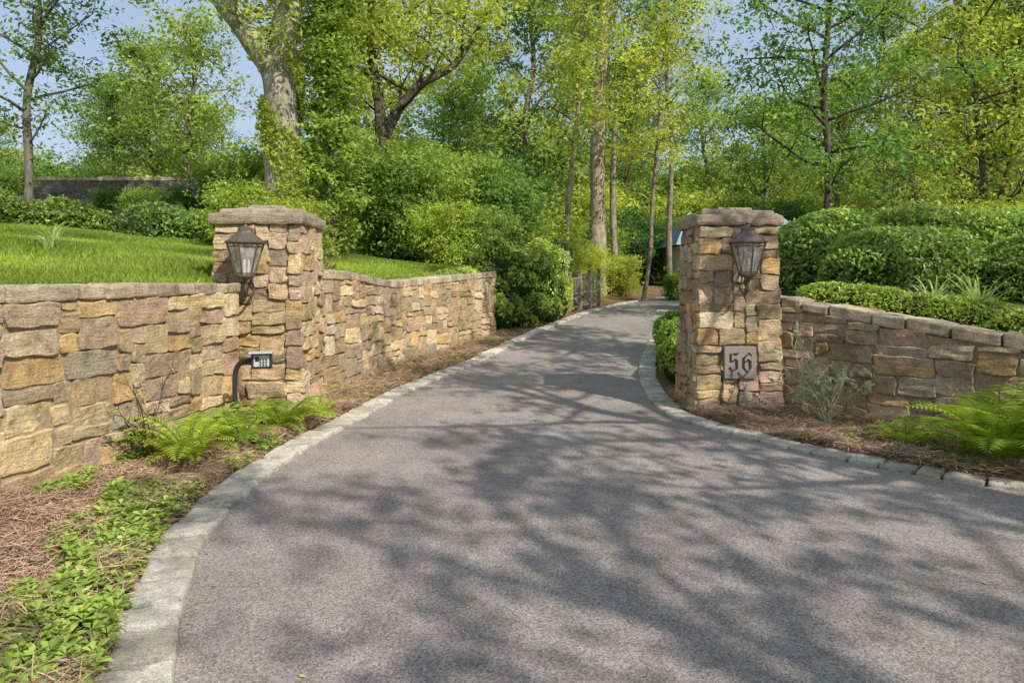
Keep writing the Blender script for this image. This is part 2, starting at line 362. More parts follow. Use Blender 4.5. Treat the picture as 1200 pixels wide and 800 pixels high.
def pillar(name,cx,cy,a0x,a0y,H,tp,seed,ext=None):
    rng=R0(seed); e=empty(name,(cx,cy,0)); mb=MB()
    def asc(z): return 1-tp*np.clip(z,0,None)/H
    for k,(nxv,uxv,an,au) in enumerate([((0,-1),(1,0),a0y,a0x),((1,0),(0,1),a0x,a0y),((0,1),(-1,0),a0y,a0x),((-1,0),(0,-1),a0x,a0y)]):
        x_=.03 if k%2==0 else 0
        def mapf(s,z,d,nxv=nxv,uxv=uxv,an=an,au=au,x_=x_):
            f=asc(z); uo=(s-au-x_)*f; w=an*f+d
            return np.stack([uxv[0]*uo+nxv[0]*w,uxv[1]*uo+nxv[1]*w,z],-1)
        rects=[(a,b,c-.15,d-.15) for a,b,c,d in pack(2*au+2*x_,H+.15,rng,.05,.05,(4,11),(2,5))]
        face_stones(mb,rects,mapf,rng,prot=(.012,.06),rough=.024,jit=.010)
    zz=[-.2,0,H*.5,H-.01]; V=[]
    for z in zz:
        f=float(asc(z)); V+= [(-a0x*f,-a0y*f,z),(a0x*f,-a0y*f,z),(a0x*f,a0y*f,z),(-a0x*f,a0y*f,z)]
    Fq=[]
    for i in range(3):
        for j in range(4): Fq.append([i*4+j,i*4+(j+1)%4,i*4+4+(j+1)%4,i*4+4+j])
    Fq.append([12,13,14,15]); mb.add(V,Fq,(.3,.25,.2),1)
    mb.build('shaft',[STONE,MORTAR],False,e)
    mb=MB(); f=1-tp; ax,ay=a0x*f+.085,a0y*f+.085; g=np.array([.47,.39,.29])
    rbox(mb,(0,0,H+.065),(2*ax,2*ay,.14),(1,0),rng,g,r=.035,nn=(20,16,4),amp=.024)
    rbox(mb,(.0,0,H+.15),(2*ax*.84,2*ay*.84,.09),(1,.02),rng,g*1.08,r=.04,nn=(16,14,3),amp=.022)
    rbox(mb,(.02,0,H+.205),(2*ax*.42,2*ay*.45,.08),(1,.08),rng,g*.95,r=.035,nn=(8,8,3),amp=.018)
    mb.build('cap',[CAPST],False,e); return e
pL=pillar('stone_pillar',-3.0,8.48,.53,.48,2.28,.10,21)
pR=pillar('stone_pillar',2.73,8.68,.50,.48,2.28,.11,22)

# kerbs
def kerb(name,E,side,seed,y0,y1):
    rng=R0(seed); mb=MB(); E=E[(E[:,1]>y0)&(E[:,1]<y1)]
    S=np.concatenate([[0],np.cumsum(np.hypot(*np.diff(E,axis=0).T))]); T=nrm(np.gradient(E,axis=0)); s=0
    while s<S[-1]-.3:
        l=rng.uniform(.20,.36); m=s+l/2
        x,y=np.interp(m,S,E[:,0]),np.interp(m,S,E[:,1]); tx,ty=np.interp(m,S,T[:,0]),np.interp(m,S,T[:,1])
        w=.275+rng.uniform(-.02,.02); o=side*(w/2+.005+rng.uniform(-.006,.010))
        g=np.array([(.74,.69,.60),(.66,.63,.57),(.80,.74,.64),(.70,.65,.56)][rng.integers(4)])*rng.uniform(.78,1.1)
        c=(x-ty*o,y+tx*o,float(hb(y))-.042+rng.uniform(-.008,.006))
        t=np.array([tx,ty])+rng.normal(0,.02,2)
        rbox(mb,c,(l-.022,w,.16),t,rng,g,r=.020,nn=(7,7,3),amp=.010)
        s+=l
    return mb.build(name,[KERB])
kerb('stone_kerb',LE,1,31,-1,34)
kerb('stone_kerb',RE[::1],-1,32,1.2,29)

# ------------------------------------------------------------ trees
def make_tree(stems,nl,RR,seed,ls=.075,nleaf=70,cs=.5,c1=(.09,.17,.02),c2=(.2,.30,.04),bark=(.2,.17,.14),upl=.5,sub=4,flat=.45,droop=0,prof=None,limb=1.0):
    rng=R0(seed); mb=MB(); CL=[]
    for (pts,r0,r1,tlo) in stems:
        P=cr(pts,8); n=len(P); t=np.linspace(0,1,n); rad=(r0*(1-t)**.75+r1*t)*(1+.06*np.sin(t*37+seed)); rad[0]*=1.25
        tube(mb,P,rad,12,bark,0)
        for k in range(nl):
            tt=tlo+(1-tlo)*((k+rng.uniform(0,1))/nl)**.9; st=np.array([np.interp(tt,t,P[:,q]) for q in range(3)]); rr=np.interp(tt,t,rad)
            az=k*2.4+rng.uniform(-.5,.5)+seed; f=(tt-tlo)/(1-tlo+1e-6)
            pr=(math.sin(math.pi*min(1,.22+.70*f))**.7) if prof is None else prof(f)
            ln=RR*pr*rng.uniform(.65,1.15); up=upl*rng.uniform(.5,1.4)+f*.5
            d=np.array([math.cos(az),math.sin(az),up]); d/=np.linalg.norm(d)
            q=[st]; cur=st.copy(); dd=d.copy()
            for s_ in range(5):
                dd=dd+rng.normal(0,.16,3)+np.array([0,0,.05-droop*.12]); dd/=np.linalg.norm(dd); cur=cur+dd*ln/5; q.append(cur.copy())
            q=np.array(q); r_=min(rr*.6,(.018+ln*.013)*limb); tube(mb,q,np.linspace(r_,r_*.15,6),6,bark,0)
            CL.append(q[-1])
            for b in range(sub):
                i=rng.integers(1,6); s0=q[i]; d2=dd*.5+rng.normal(0,.6,3)+np.array([0,0,.15-droop*.3]); d2/=np.linalg.norm(d2)
                l2=ln*rng.uniform(.2,.45); e_=s0+d2*l2; mid=(s0+e_)/2+rng.normal(0,.05*l2,3)
                tube(mb,[s0,mid,e_],[r_*.4,r_*.25,.006],4,bark,0); CL.append(mid if rng.random()<.5 else s0+(e_-s0)*.7); CL.append(e_)
    CL=np.array(CL); k=len(CL)
    n=rng.poisson(nleaf,k); idx=np.repeat(np.arange(k),n)
    sc_=rng.normal(size=(k,4,3))*np.array([cs,cs,cs*flat])
    w=rng.integers(0,4,len(idx)); C=CL[idx]+sc_[idx,w]+rng.normal(size=(len(idx),3))*np.array([cs*.42,cs*.42,cs*.22])
    br=rng.uniform(.65,1.25,k)[idx]
    leaves(mb,C,ls,rng,lcol(rng,len(idx),c1,c2,br),.7,1)
    return mb
def straight(H,lean=(0,0),wob=.3,seed=0,n=6):
    r=R0(seed+999); o=[]
    for i in range(n):
        t=i/(n-1); o.append((lean[0]*t+ (r.normal()*wob*.3 if i else 0),lean[1]*t+(r.normal()*wob*.3 if i else 0),H*t-.15*(i==0)))
    return np.array(o)
TM=[BARK,LEAF]
YG1,YG2=(.26,.35,.055),(.58,.64,.17)
MG1,MG2=(.15,.26,.06),(.38,.49,.14)
DG1,DG2=(.08,.16,.045),(.22,.33,.10)
def tree_at(x,y,mb,z=None,name='tree'):
    o=mb.build(name,TM,[0]); o.location=(x,y,hz(x,y) if z is None else z); return o
# hero tree left with ivy
x0,y0=-5.75,17; z0=hz(x0,y0)
st=[(np.array([(0,0,-.3),(.05,0,1.5),(.02,0,3),(.0,0,4.2),(.12,.1,6),(.35,.4,8),(.6,.6,11),(.5,.8,14)]),.52,.06,.45),
    (np.array([(.02,0,3.6),(-.25,0,4.6),(-.9,-.2,5.6),(-1.6,-.3,6.6),(-2.6,-.3,8.4),(-3.2,-.6,11),(-3.6,-.6,13)]),.33,.05,.30),
    (np.array([(.0,.1,3.9),(.5,.5,5.2),(1.3,.9,7),(2.2,1.2,9),(2.8,1.4,11)]),.2,.04,.3)]
mb=make_tree(st,12,3.6,5,ls=.085,nleaf=65,cs=.5,c1=YG1,c2=YG2,bark=(.40,.36,.29))
rng=R0(77)   # ivy on trunk
n=16000; zz=rng.uniform(0,1,n)**1.15*6.4; th=rng.uniform(0,6.28,n); rad=.44+.26*rng.random(n)**2*(1-zz/8)+.45*np.exp(-zz*1.0)
keep=np.sin(zz*3.3+th*1.0)+np.sin(th*2+zz*1.7)+1.8*(1-zz/4.4)>.35; zz,th,rad=zz[keep],th[keep],rad[keep]
C=np.stack([rad*np.cos(th)+.02,rad*np.sin(th),zz],1); leaves(mb,C,.06,rng,lcol(rng,len(C),YG1,YG2,rng.uniform(.6,1.1,len(C))),0,1)
tree_at(x0,y0,mb,z0)
# vine-covered column tree right of it
mb=make_tree([(straight(8.5,(.2,0),.2,3),.16,.03,.02)],70,.95,8,ls=.08,nleaf=46,cs=.28,c1=YG1,c2=YG2,sub=2,prof=lambda f:1.0-.45*f)
tree_at(-4.7,17.6,mb)
# second left tree with arching limb
mb=make_tree([(np.array([(0,0,-.3),(.05,0,2),(.2,0,3.6),(.5,.2,4.6),(1.3,.2,5.6),(2.4,.3,6.3),(3.2,.5,7.6)]),.24,.05,.45),
              (np.array([(.2,0,3.4),(.1,.1,5),(-.2,.3,7),(-.1,.4,10),(.2,.5,13.5)]),.2,.04,.3)],13,3.6,15,ls=.09,nleaf=46,cs=.5,c1=YG1,c2=YG2,bark=(.13,.11,.09))
tree_at(-4.2,21,mb)
# centre big trunk
mb=make_tree([(straight(20,(.3,0),.3,4,7),.36,.06,.5)],20,4.5,16,ls=.12,nleaf=42,cs=.7,c1=MG1,c2=MG2,bark=(.40,.34,.25)); tree_at(3.55,28,mb)
mb=make_tree([(straight(13,(.9,0),.35,5,7),.11,.03,.38)],20,2.6,17,ls=.085,nleaf=42,cs=.45,c1=YG1,c2=YG2,bark=(.34,.30,.23)); tree_at(1.75,24,mb)
mb=make_tree([(straight(15,(-.4,0),.3,6,7),.17,.04,.5)],14,3,18,ls=.11,nleaf=42,cs=.6,c1=MG1,c2=MG2,bark=(.32,.28,.2)); tree_at(4.9,32,mb)
mb=make_tree([(straight(11,(1.0,0),.3,7,7),.09,.02,.45)],14,2.3,19,ls=.085,nleaf=36,cs=.45,c1=YG1,c2=YG2,bark=(.25,.21,.17)); tree_at(5.05,26.5,mb)
mb=make_tree([(straight(14,(.0,0),.3,8,7),.14,.03,.45)],14,3.0,20,ls=.1,nleaf=36,cs=.55,c1=MG1,c2=MG2,bark=(.25,.22,.17)); tree_at(7.2,31,mb)
# right maple
mb=make_tree([(straight(12,(.15,0),.12,9,8),.105,.025,.2)],34,3.1,23,ls=.075,nleaf=42,cs=.42,c1=(.16,.30,.06),c2=(.35,.52,.13),bark=(.13,.11,.09),flat=.25,upl=.25); tree_at(7.8,17,mb)
mb=make_tree([(straight(10,(-.5,0),.3,10,7),.10,.03,.2),(straight(9,(1.6,.4),.3,11,7),.08,.03,.25)],22,2.8,24,ls=.08,nleaf=38,cs=.42,c1=MG1,c2=YG2,bark=(.14,.12,.10),flat=.3,upl=.3); tree_at(13.2,19,mb)
mb=make_tree([(straight(11,(.3,0),.3,12,7),.13,.03,.2)],28,2.9,25,ls=.08,nleaf=42,cs=.45,c1=MG1,c2=MG2,bark=(.2,.18,.15)); tree_at(-14.6,20.6,mb)
# shade trees beside and behind the viewpoint, sun side (cast the dappled shadows)
for (x,y,Hh,rr,R_,s,nl,nlf,lo) in [(8.2,-6.5,12,.3,4.8,41,17,40,.40),(4.0,-11.5,13,.3,5.0,42,17,40,.42),(14,-2.5,12,.28,4.8,43,15,38,.42),(8.5,5.4,13,.24,3.2,44,20,58,.55),(1.0,-7.5,10.5,.2,3.4,45,11,34,.42),(10.5,-3.2,10.5,.2,3.8,47,13,34,.42),(7.2,.2,11.5,.2,3.6,48,14,34,.5)]:
    mb=make_tree([(straight(Hh,(.6,.3),.5,s,7),rr,.05,lo)],nl,R_,s,ls=.085,nleaf=nlf,cs=.30,c1=MG1,c2=MG2,flat=.22,sub=3,upl=.3,limb=1.7); tree_at(x,y,mb)

# distant woodland, instanced
dist=empty('distant_trees',(0,0,0)); var=[]
for s,(Hh,c1,c2,nl,R_,lo) in enumerate([(16,MG1,YG2,24,4.2,.22),(14,YG1,YG2,22,4.0,.15),(18,DG1,MG2,26,4.5,.2),(12,MG1,MG2,24,3.8,.08),(15,YG1,(.60,.66,.22),22,3.8,.3)]):
    var.append(make_tree([(straight(Hh,(.5,0),.6,60+s,7),.24,.05,lo)],nl,R_,60+s,ls=.15,nleaf=40,cs=.7,c1=c1,c2=c2).mesh('woodland_tree',TM,[0]))
bush=[]
for s,(c1,c2) in enumerate([(MG1,MG2),(YG1,YG2),(DG1,DG2)]):
    bush.append(make_tree([(straight(2.6,(.2,0),.4,80+s,6),.06,.02,.02),(straight(2.2,(.9,.3),.4,85+s,6),.05,.02,.05),(straight(2.3,(-.8,-.2),.4,88+s,6),.05,.02,.05)],13,1.2,80+s,ls=.07,nleaf=50,cs=.34,c1=c1,c2=c2,flat=.7).mesh('woodland_shrub',TM,[0]))
rng=R0(5)
for row,(yy,x_a,x_b,stp) in enumerate([(33,-34,-4,7),(38,14,34,7),(41,-40,30,8.5),(52,-50,55,9),(68,-60,70,10)]):
    x=x_a
    while x<x_b:
        px=x+rng.uniform(-2,2); py=yy+rng.uniform(-3.5,3.5)
        if not (row<3 and 5<px<14.5 and py<46):
            s=rng.uniform(.75,1.1)*(1+.004*(yy-30)); 
            if px<-12 and yy<60: s*=.68
            link('woodland_tree',var[rng.integers(5)],dist,(px,py,hz(px,py)-.2),rng.uniform(0,6.28),(s,s,s*rng.uniform(.9,1.1)))
        x+=stp*rng.uniform(.75,1.25)
for yy,x_a,x_b,stp,sca in [(30,-18,2,3.0,1.0),(36,-28,5,3.8,1.3),(44,8,34,4.0,1.4),(50,-40,50,5.0,2.1),(72,-70,80,6,3.2),(95,-100,110,9,5)]:
    x=x_a
    while x<x_b:
        px=x; py=yy+rng.uniform(-1.5,1.5); s=sca*rng.uniform(.75,1.25)
        link('woodland_shrub',bush[[0,1,1,0,2][rng.integers(5)]],dist,(px,py,hz(px,py)-.3),rng.uniform(0,6.28),(s,s,s)); x+=stp*rng.uniform(.7,1.3)
# nearer shrubs
for (x,y,s,k) in [(-3.4,19.0,1.0,0),(-2.2,19.8,1.15,1),(-.8,20.6,1.1,0),(.3,22.3,1.0,1),(-6.7,18.6,.9,1),(-3.0,22.8,1.5,1),(-.6,24.4,1.4,0),(1.2,26,1.1,1),(-5.2,16.6,.5,1),(-6.6,16.8,.6,1),(-1.9,17.9,.6,1),(-.9,18.6,.6,0),
    (-12.6,21.5,.45,2),(-11.0,20.2,.45,0),(-9.6,20.4,.5,2),(-15.5,20.8,.5,0),(-8.4,20.6,.8,0),(-17.5,19,.8,1),(2.7,26.5,.7,1),(6.6,27.5,.40,0),(4.6,29.5,.6,1),
    (9.5,20,.8,1),(6.3,22.5,.6,1),(12.5,17.5,.8,1),(15.5,17,1.0,0),(.9,20.1,.42,1),(1.3,22.6,.6,0)]:
    link('shrub',bush[k],None,(x,y,hz(x,y)-.12),x*3.1+y,(s,s,s))

# dense hedges
def hedge(name,ells,n,ls,c1,c2,seed,core=.82,mat=LEAFG,up=.4,amp=.09,fr=2.2,corez=True):
    rng=R0(seed); mb=MB(); E=np.array(ells); vol=E[:,3]*E[:,4]+E[:,3]*E[:,5]; vol=vol/vol.sum()
    ids=rng.choice(len(E),n,p=vol); d=nrm(rng.normal(size=(n,3))); d[:,2]=np.where(d[:,2]<-.25,-d[:,2],d[:,2])
    c=E[ids,:3]; r=E[ids,3:]; base=c+d*r
    lump=np.zeros(n)
    for _ in range(6):
        k=rng.normal(size=3)*fr; lump+=np.sin(base@k+rng.uniform(0,6))
    for _ in range(4):
        k=rng.normal(size=3)*fr*3.5; lump+=.6*np.sin(base@k+rng.uniform(0,6))
    lump=lump/7*amp*2
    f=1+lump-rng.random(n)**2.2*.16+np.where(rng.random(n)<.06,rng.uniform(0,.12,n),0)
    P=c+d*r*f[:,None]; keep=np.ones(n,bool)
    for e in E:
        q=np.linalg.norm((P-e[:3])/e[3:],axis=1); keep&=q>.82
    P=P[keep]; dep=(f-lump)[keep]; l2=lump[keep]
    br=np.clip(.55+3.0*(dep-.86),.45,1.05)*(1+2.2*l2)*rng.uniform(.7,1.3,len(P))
    leaves(mb,P,ls,rng,lcol(rng,len(P),c1,c2,br),up,1)
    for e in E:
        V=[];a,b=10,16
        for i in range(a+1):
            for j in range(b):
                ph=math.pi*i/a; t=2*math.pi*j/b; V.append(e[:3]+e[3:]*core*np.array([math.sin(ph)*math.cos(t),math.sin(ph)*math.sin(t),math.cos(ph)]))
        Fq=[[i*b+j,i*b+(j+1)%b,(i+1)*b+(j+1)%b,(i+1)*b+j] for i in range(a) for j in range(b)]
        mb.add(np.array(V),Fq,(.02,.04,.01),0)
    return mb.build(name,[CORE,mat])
g=lambda x,y:hz(x,y)
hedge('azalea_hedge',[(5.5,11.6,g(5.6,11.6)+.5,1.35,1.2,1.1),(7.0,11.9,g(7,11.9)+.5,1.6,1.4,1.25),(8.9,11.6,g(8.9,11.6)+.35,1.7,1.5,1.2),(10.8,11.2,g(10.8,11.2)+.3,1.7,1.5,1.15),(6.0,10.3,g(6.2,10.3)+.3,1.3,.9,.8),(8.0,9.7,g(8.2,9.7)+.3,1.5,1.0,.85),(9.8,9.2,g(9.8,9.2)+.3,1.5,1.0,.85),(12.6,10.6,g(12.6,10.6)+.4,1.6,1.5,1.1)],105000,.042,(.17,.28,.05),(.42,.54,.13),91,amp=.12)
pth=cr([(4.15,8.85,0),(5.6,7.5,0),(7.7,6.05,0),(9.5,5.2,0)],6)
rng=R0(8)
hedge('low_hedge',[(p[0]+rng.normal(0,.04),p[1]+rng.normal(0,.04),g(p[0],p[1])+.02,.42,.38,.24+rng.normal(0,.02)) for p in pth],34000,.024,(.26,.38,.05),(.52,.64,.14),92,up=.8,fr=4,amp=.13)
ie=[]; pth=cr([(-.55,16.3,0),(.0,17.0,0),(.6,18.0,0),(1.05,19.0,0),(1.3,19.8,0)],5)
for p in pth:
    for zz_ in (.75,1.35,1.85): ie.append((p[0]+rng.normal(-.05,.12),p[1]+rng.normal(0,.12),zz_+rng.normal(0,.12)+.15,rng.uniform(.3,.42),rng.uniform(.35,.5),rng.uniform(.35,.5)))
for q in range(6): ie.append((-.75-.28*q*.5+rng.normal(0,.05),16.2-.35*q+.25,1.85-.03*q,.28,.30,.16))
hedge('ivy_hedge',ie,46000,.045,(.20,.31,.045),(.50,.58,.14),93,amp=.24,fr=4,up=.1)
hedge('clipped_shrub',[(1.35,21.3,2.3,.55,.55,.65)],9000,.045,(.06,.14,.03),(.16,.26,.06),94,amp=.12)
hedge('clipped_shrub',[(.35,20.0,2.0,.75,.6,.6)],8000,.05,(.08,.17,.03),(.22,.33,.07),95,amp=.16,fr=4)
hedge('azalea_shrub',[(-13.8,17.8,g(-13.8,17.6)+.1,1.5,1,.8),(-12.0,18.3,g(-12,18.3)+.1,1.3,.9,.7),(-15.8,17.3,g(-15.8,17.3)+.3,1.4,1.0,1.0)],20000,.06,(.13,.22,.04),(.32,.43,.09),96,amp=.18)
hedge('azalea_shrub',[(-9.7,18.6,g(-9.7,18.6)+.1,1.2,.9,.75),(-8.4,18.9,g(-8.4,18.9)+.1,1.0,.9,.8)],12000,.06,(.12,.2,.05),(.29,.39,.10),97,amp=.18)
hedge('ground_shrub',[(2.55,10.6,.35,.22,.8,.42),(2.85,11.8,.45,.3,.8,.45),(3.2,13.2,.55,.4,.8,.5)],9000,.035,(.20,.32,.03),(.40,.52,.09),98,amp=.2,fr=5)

# far retaining wall on the left hill
stone_wall('retaining_wall',[(-26,25.5,5.45),(-17,25.5,5.5),(-9.0,25.7,5.5)],1,14,zb=2.6,uw=.12,uh=.11,wr=(3,7),hr=(2,3),pal=GPAL,capl=(.6,.9))
stone_pier=MB(); rng=R0(61)
def mp_(s,z,d): return np.stack([1.25+s,20.55-d,z],-1)
def mp2(s,z,d): return np.stack([1.67+d,20.55+s,z],-1)
face_stones(stone_pier,[(a,b,c+.4,d+.4) for a,b,c,d in pack(.42,2.0,rng,.06,.06,(3,5),(2,4))],mp_,rng)
face_stones(stone_pier,[(a,b,c+.4,d+.4) for a,b,c,d in pack(.42,2.0,rng,.06,.06,(3,5),(2,4))],mp2,rng)
box(stone_pier,(1.46,20.76,1.39),(.41,.41,2.0),(.3,.25,.2),1)
rbox(stone_pier,(1.46,20.76,2.46),(.54,.54,.12),(1,0),rng,(.5,.44,.36))
stone_pier.build('stone_gate_pier',[STONE,MORTAR])

# weathered wooden gate
mb=MB(); a=np.array([1.75,20.9]); b=np.array([3.0,23.6]); d=(b-a)/np.linalg.norm(b-a); Lg=np.linalg.norm(b-a); wc=(.25,.235,.21)
for s in np.linspace(0,Lg,4):
    p=a+d*s; z=hz(*p); box(mb,(p[0],p[1],z+.6),(.10,.10,1.35),wc,0,math.atan2(d[1],d[0])); box(mb,(p[0],p[1],z+1.29),(.14,.14,.05),wc,0,math.atan2(d[1],d[0]))
za=hz(*a);zb_=hz(*b)
for h in(.2,.62,1.1):
    tube(mb,[(a[0],a[1],za+h),(b[0],b[1],zb_+h)],[.035,.035],4,wc)
for k in range(3):
    s0,s1=Lg*k/3,Lg*(k+1)/3; p0=a+d*s0;p1=a+d*s1; z0_=za+(zb_-za)*k/3; z1_=za+(zb_-za)*(k+1)/3
    tube(mb,[(p0[0],p0[1],z0_+.2),(p1[0],p1[1],z1_+.62)],[.022]*2,4,wc); tube(mb,[(p0[0]+.03,p0[1],z0_+.62),(p1[0]+.03,p1[1],z1_+.2)],[.022]*2,4,wc)
    for q in np.linspace(.12,.88,6):
        p=p0+(p1-p0)*q; zq=z0_+(z1_-z0_)*q; tube(mb,[(p[0],p[1],zq+.62),(p[0],p[1],zq+1.1)],[.016]*2,4,wc)
mb.build('wooden_gate',[WOOD])

# distant house
hs=empty('house',(12.9,40,hz(12.9,40)))
mb=MB(); box(mb,(0,0,1.0),(7.2,5,2.6),(.5,.5,.4)); mb.build('walls',[PAINT],False,hs)
mb=MB(); V=[(-4.0,-3.0,2.3),(4.0,-3.0,2.3),(4.0,3.0,2.3),(-4.0,3.0,2.3),(-2.6,0,4.3),(2.6,0,4.3)]
mb.add(V,[[0,1,5,4],[2,3,4,5]],(.2,.2,.2)); 
mb.add([(-4.0,-3.0,2.3),(-4.0,3.0,2.3),(-2.6,.01,4.3),(-2.6,-.01,4.3),(4.0,-3.0,2.3),(4.0,3.0,2.3),(2.6,.01,4.3),(2.6,-.01,4.3)],[[0,1,2,3],[4,5,6,7]],(.2,.2,.2)); mb.build('roof',[ROOF],False,hs)
mb=MB()
for x in(-2.4,-.8,.8,2.4): box(mb,(x,-2.52,1.3),(.8,.06,1.1))
mb.build('windows',[BLACK],False,hs)
mb=MB(); box(mb,(2.2,.9,3.7),(.6,.6,1.5)); mb.build('chimney',[MORTAR],False,hs)

# ------------------------------------------------------------ lanterns
def lantern(x,yf,zb):
    e=empty('wall_lantern',(x,yf,zb)); cy=-.30; F6=6; c=(0,cy,0); mb=MB(); k=(.1,.1,.1)
    lathe(mb,c,[(.001,.0),(.02,.0),(.028,.02),(.015,.035),(.03,.05),(.075,.07),(.105,.085),(.105,.10),(.09,.105),(.001,.106)],12,k)
    lathe(mb,c,[(.001,.455),(.205,.455),(.225,.465),(.225,.48),(.20,.49),(.155,.53),(.10,.575),(.085,.60),(.085,.625),(.06,.64),(.025,.655),(.018,.675),(.03,.69),(.022,.71),(.001,.73)],12,k,0)
    for i in range(F6):
        t=i/F6*2*math.pi+math.pi/6; 
        tube(mb,[(.092*math.cos(t),cy+.092*math.sin(t),.10),(.198*math.cos(t),cy+.198*math.sin(t),.458)],[.010,.011],4,k)
    for (r,z) in((.098,.125),(.187,.425)):
        for i in range(F6):
            t=i/F6*2*math.pi+math.pi/6;t2=t+2*math.pi/F6
            tube(mb,[(r*math.cos(t),cy+r*math.sin(t),z),(r*math.cos(t2),cy+r*math.sin(t2),z)],[.008]*2,4,k)
    mb.build('frame',[BRONZE],False,e)
    mb=MB(); lathe(mb,c,[(.088,.108),(.190,.452)],F6,k,0,math.pi/6); mb.build('glass',[GLASS],False,e)
    mb=MB()
    for dx,dy in((-.03,.02),(.03,.02),(0,-.03)): lathe(mb,(dx,cy+dy,0),[(.012,.107),(.012,.22),(.014,.225),(.012,.26),(.004,.285),(.001,.29)],8,k)
    mb.build('candles',[CREAM],False,e)
    mb=MB(); box(mb,(0,.035,.10),(.10,.07,.34))
    P=cr([(0,.0,.0),(0,-.08,-.10),(0,-.2,-.13),(0,-.30,-.08),(0,-.30,.01)],8); tube(mb,P,[.014]*len(P),8,k)
    P=cr([(0,.0,.20),(0,-.05,.12),(0,-.09,.04),(0,-.05,-.02),(0,-.01,.03),(0,-.03,.07)],8); tube(mb,P,[.010]*len(P),8,k)
    mb.build('bracket',[BRONZE],False,e)
lantern(-3.02,8.035,1.575); lantern(2.74,8.23,1.59)

# number plaque with blackletter 56
e=empty('house_number_plaque',(2.72,8.125,.64)); mb=MB(); box(mb,(0,.05,0),(.38,.10,.38)); o=mb.build('plate',[PLAQ],False,e)
bv=o.modifiers.new('b','BEVEL'); bv.width=.006; bv.segments=2
mb=MB()
def poly(pts):
    V=[(x,-.004,z) for x,z in pts]+[(x,.004,z) for x,z in pts]
    mb.add(V,[[0,1,2,3],[7,6,5,4],[0,4,5,1],[1,5,6,2],[2,6,7,3],[3,7,4,0]],(0,0,0))
def digit5(o):
    for p in [[(-.055,.10),(-.03,.115),(-.03,.005),(-.055,.01)],[(-.03,.10),(.03,.085),(.06,.12),(.0,.112)],[(-.03,.02),(-.03,.0),(.02,.035),(.01,.05)],
              [(.01,.05),(.045,.03),(.045,-.07),(.015,-.085)],[(.015,-.085),(.035,-.065),(-.02,-.115),(-.035,-.10)],[(-.035,-.10),(-.02,-.075),(-.055,-.045),(-.07,-.07)]]:
        poly([(x+o,z) for x,z in p])
def digit6(o):
    for p in [[(-.06,.05),(-.03,.075),(-.03,-.085),(-.06,-.06)],[(-.045,.06),(-.03,.05),(.03,.12),(.01,.118)],[(.01,.118),(.03,.12),(.06,.09),(.045,.085)],
              [(-.03,.01),(-.03,-.008),(.02,.03),(.01,.048)],[(.01,.048),(.05,.02),(.05,-.06),(.022,-.08)],[(-.045,-.075),(-.03,-.06),(.01,-.105),(-.005,-.118)],[(.022,-.08),(.048,-.062),(.012,-.112),(-.003,-.112)]]:
        poly([(x+o,z) for x,z in p])
digit5(-.075); digit6(.08); mb.build('numerals',[INK],False,e)

# gooseneck intercom
e=empty('gooseneck_intercom',(-2.88,7.1,0)); mb=MB()
P=cr([(0,0,-.1),(0,0,.3),(0,0,.60),(.02,0,.71),(.08,-.01,.775),(.15,-.02,.79),(.20,-.02,.79)],8); tube(mb,P,[.026]*len(P),10,(0,0,0))
lathe(mb,(0,0,0),[(.07,0),(.07,.03),(.03,.035)],12,(0,0,0)); mb.build('post',[BLACK],True,e)
mb=MB(); box(mb,(.29,-.03,.785),(.20,.10,.16),rz=.25); o=mb.build('box',[BLACK],False,e); bv=o.modifiers.new('b','BEVEL'); bv.width=.008;bv.segments=2
mb=MB(); box(mb,(.305,-.084,.79),(.15,.008,.115),rz=.25); mb.build('panel',[GREY],False,e)
mb=MB()
for i in range(3):
    for j in range(3): box(mb,(.325+.028*(i-1)+.0,-.086+.007*(i-1)-.0,.775+.026*(j-1)),(.017,.006,.016),rz=.25)
box(mb,(.265,-.10,.81),(.04,.006,.05),rz=.25); mb.build('keypad',[BLACK],False,e)
mb=MB(); box(mb,(.295,-.07,.876),(.23,.17,.012),rz=.25); mb.build('hood',[GREY],False,e)

# ------------------------------------------------------------ small plants
def fern(x,y,n,L,seed,c1=(.22,.34,.04),c2=(.48,.60,.12)):
    rng=R0(seed); mb=MB(); z=hz(x,y)
    for k in range(n):
        az=k*2.4+rng.uniform(-.3,.3); el=rng.uniform(.85,1.4); l=L*rng.uniform(.7,1.1); p=np.array([x,y,z]); pts=[p]; m=26
        for i in range(m):
            e_=el-1.6*(i/m)**1.5; p=p+np.array([math.cos(az)*math.cos(e_),math.sin(az)*math.cos(e_),math.sin(e_)])*l/m; pts.append(p)
        pts=np.array(pts); tube(mb,pts,np.linspace(.004,.001,len(pts)),4,(.15,.16,.04),0)
        side=np.array([-math.sin(az),math.cos(az),0]); br=rng.uniform(.65,1.2)
        for i in range(3,m+1):
            w=l*.22*math.sin(math.pi*min(1,(i/m)*.85+.12))**.8; t=nrm(pts[i]-pts[i-1]); hw=l/m*.40
            for s in(-1,1):
                tip=pts[i]+side*s*w+t*w*.35+np.array([0,0,-.12*w+rng.normal(0,.006)]); mid=(pts[i]+tip)/2+np.array([0,0,.01])
                mb.add([pts[i],mid-t*hw,tip,mid+t*hw],[[0,1,2,3]],lcol(rng,1,c1,c2,br)[0],1)
    return mb.build('fern',[BARK,LEAF],[0])
fern(-2.80,5.9,20,.72,1); fern(-2.9,6.7,16,.62,2); fern(-2.42,7.2,22,.66,3); fern(-2.55,6.4,16,.55,6); fern(-2.2,7.75,12,.42,7); fern(-2.75,7.6,14,.5,8)
fern(4.15,5.85,28,1.05,4); fern(4.75,5.6,26,1.1,5); fern(3.75,6.5,14,.5,9)
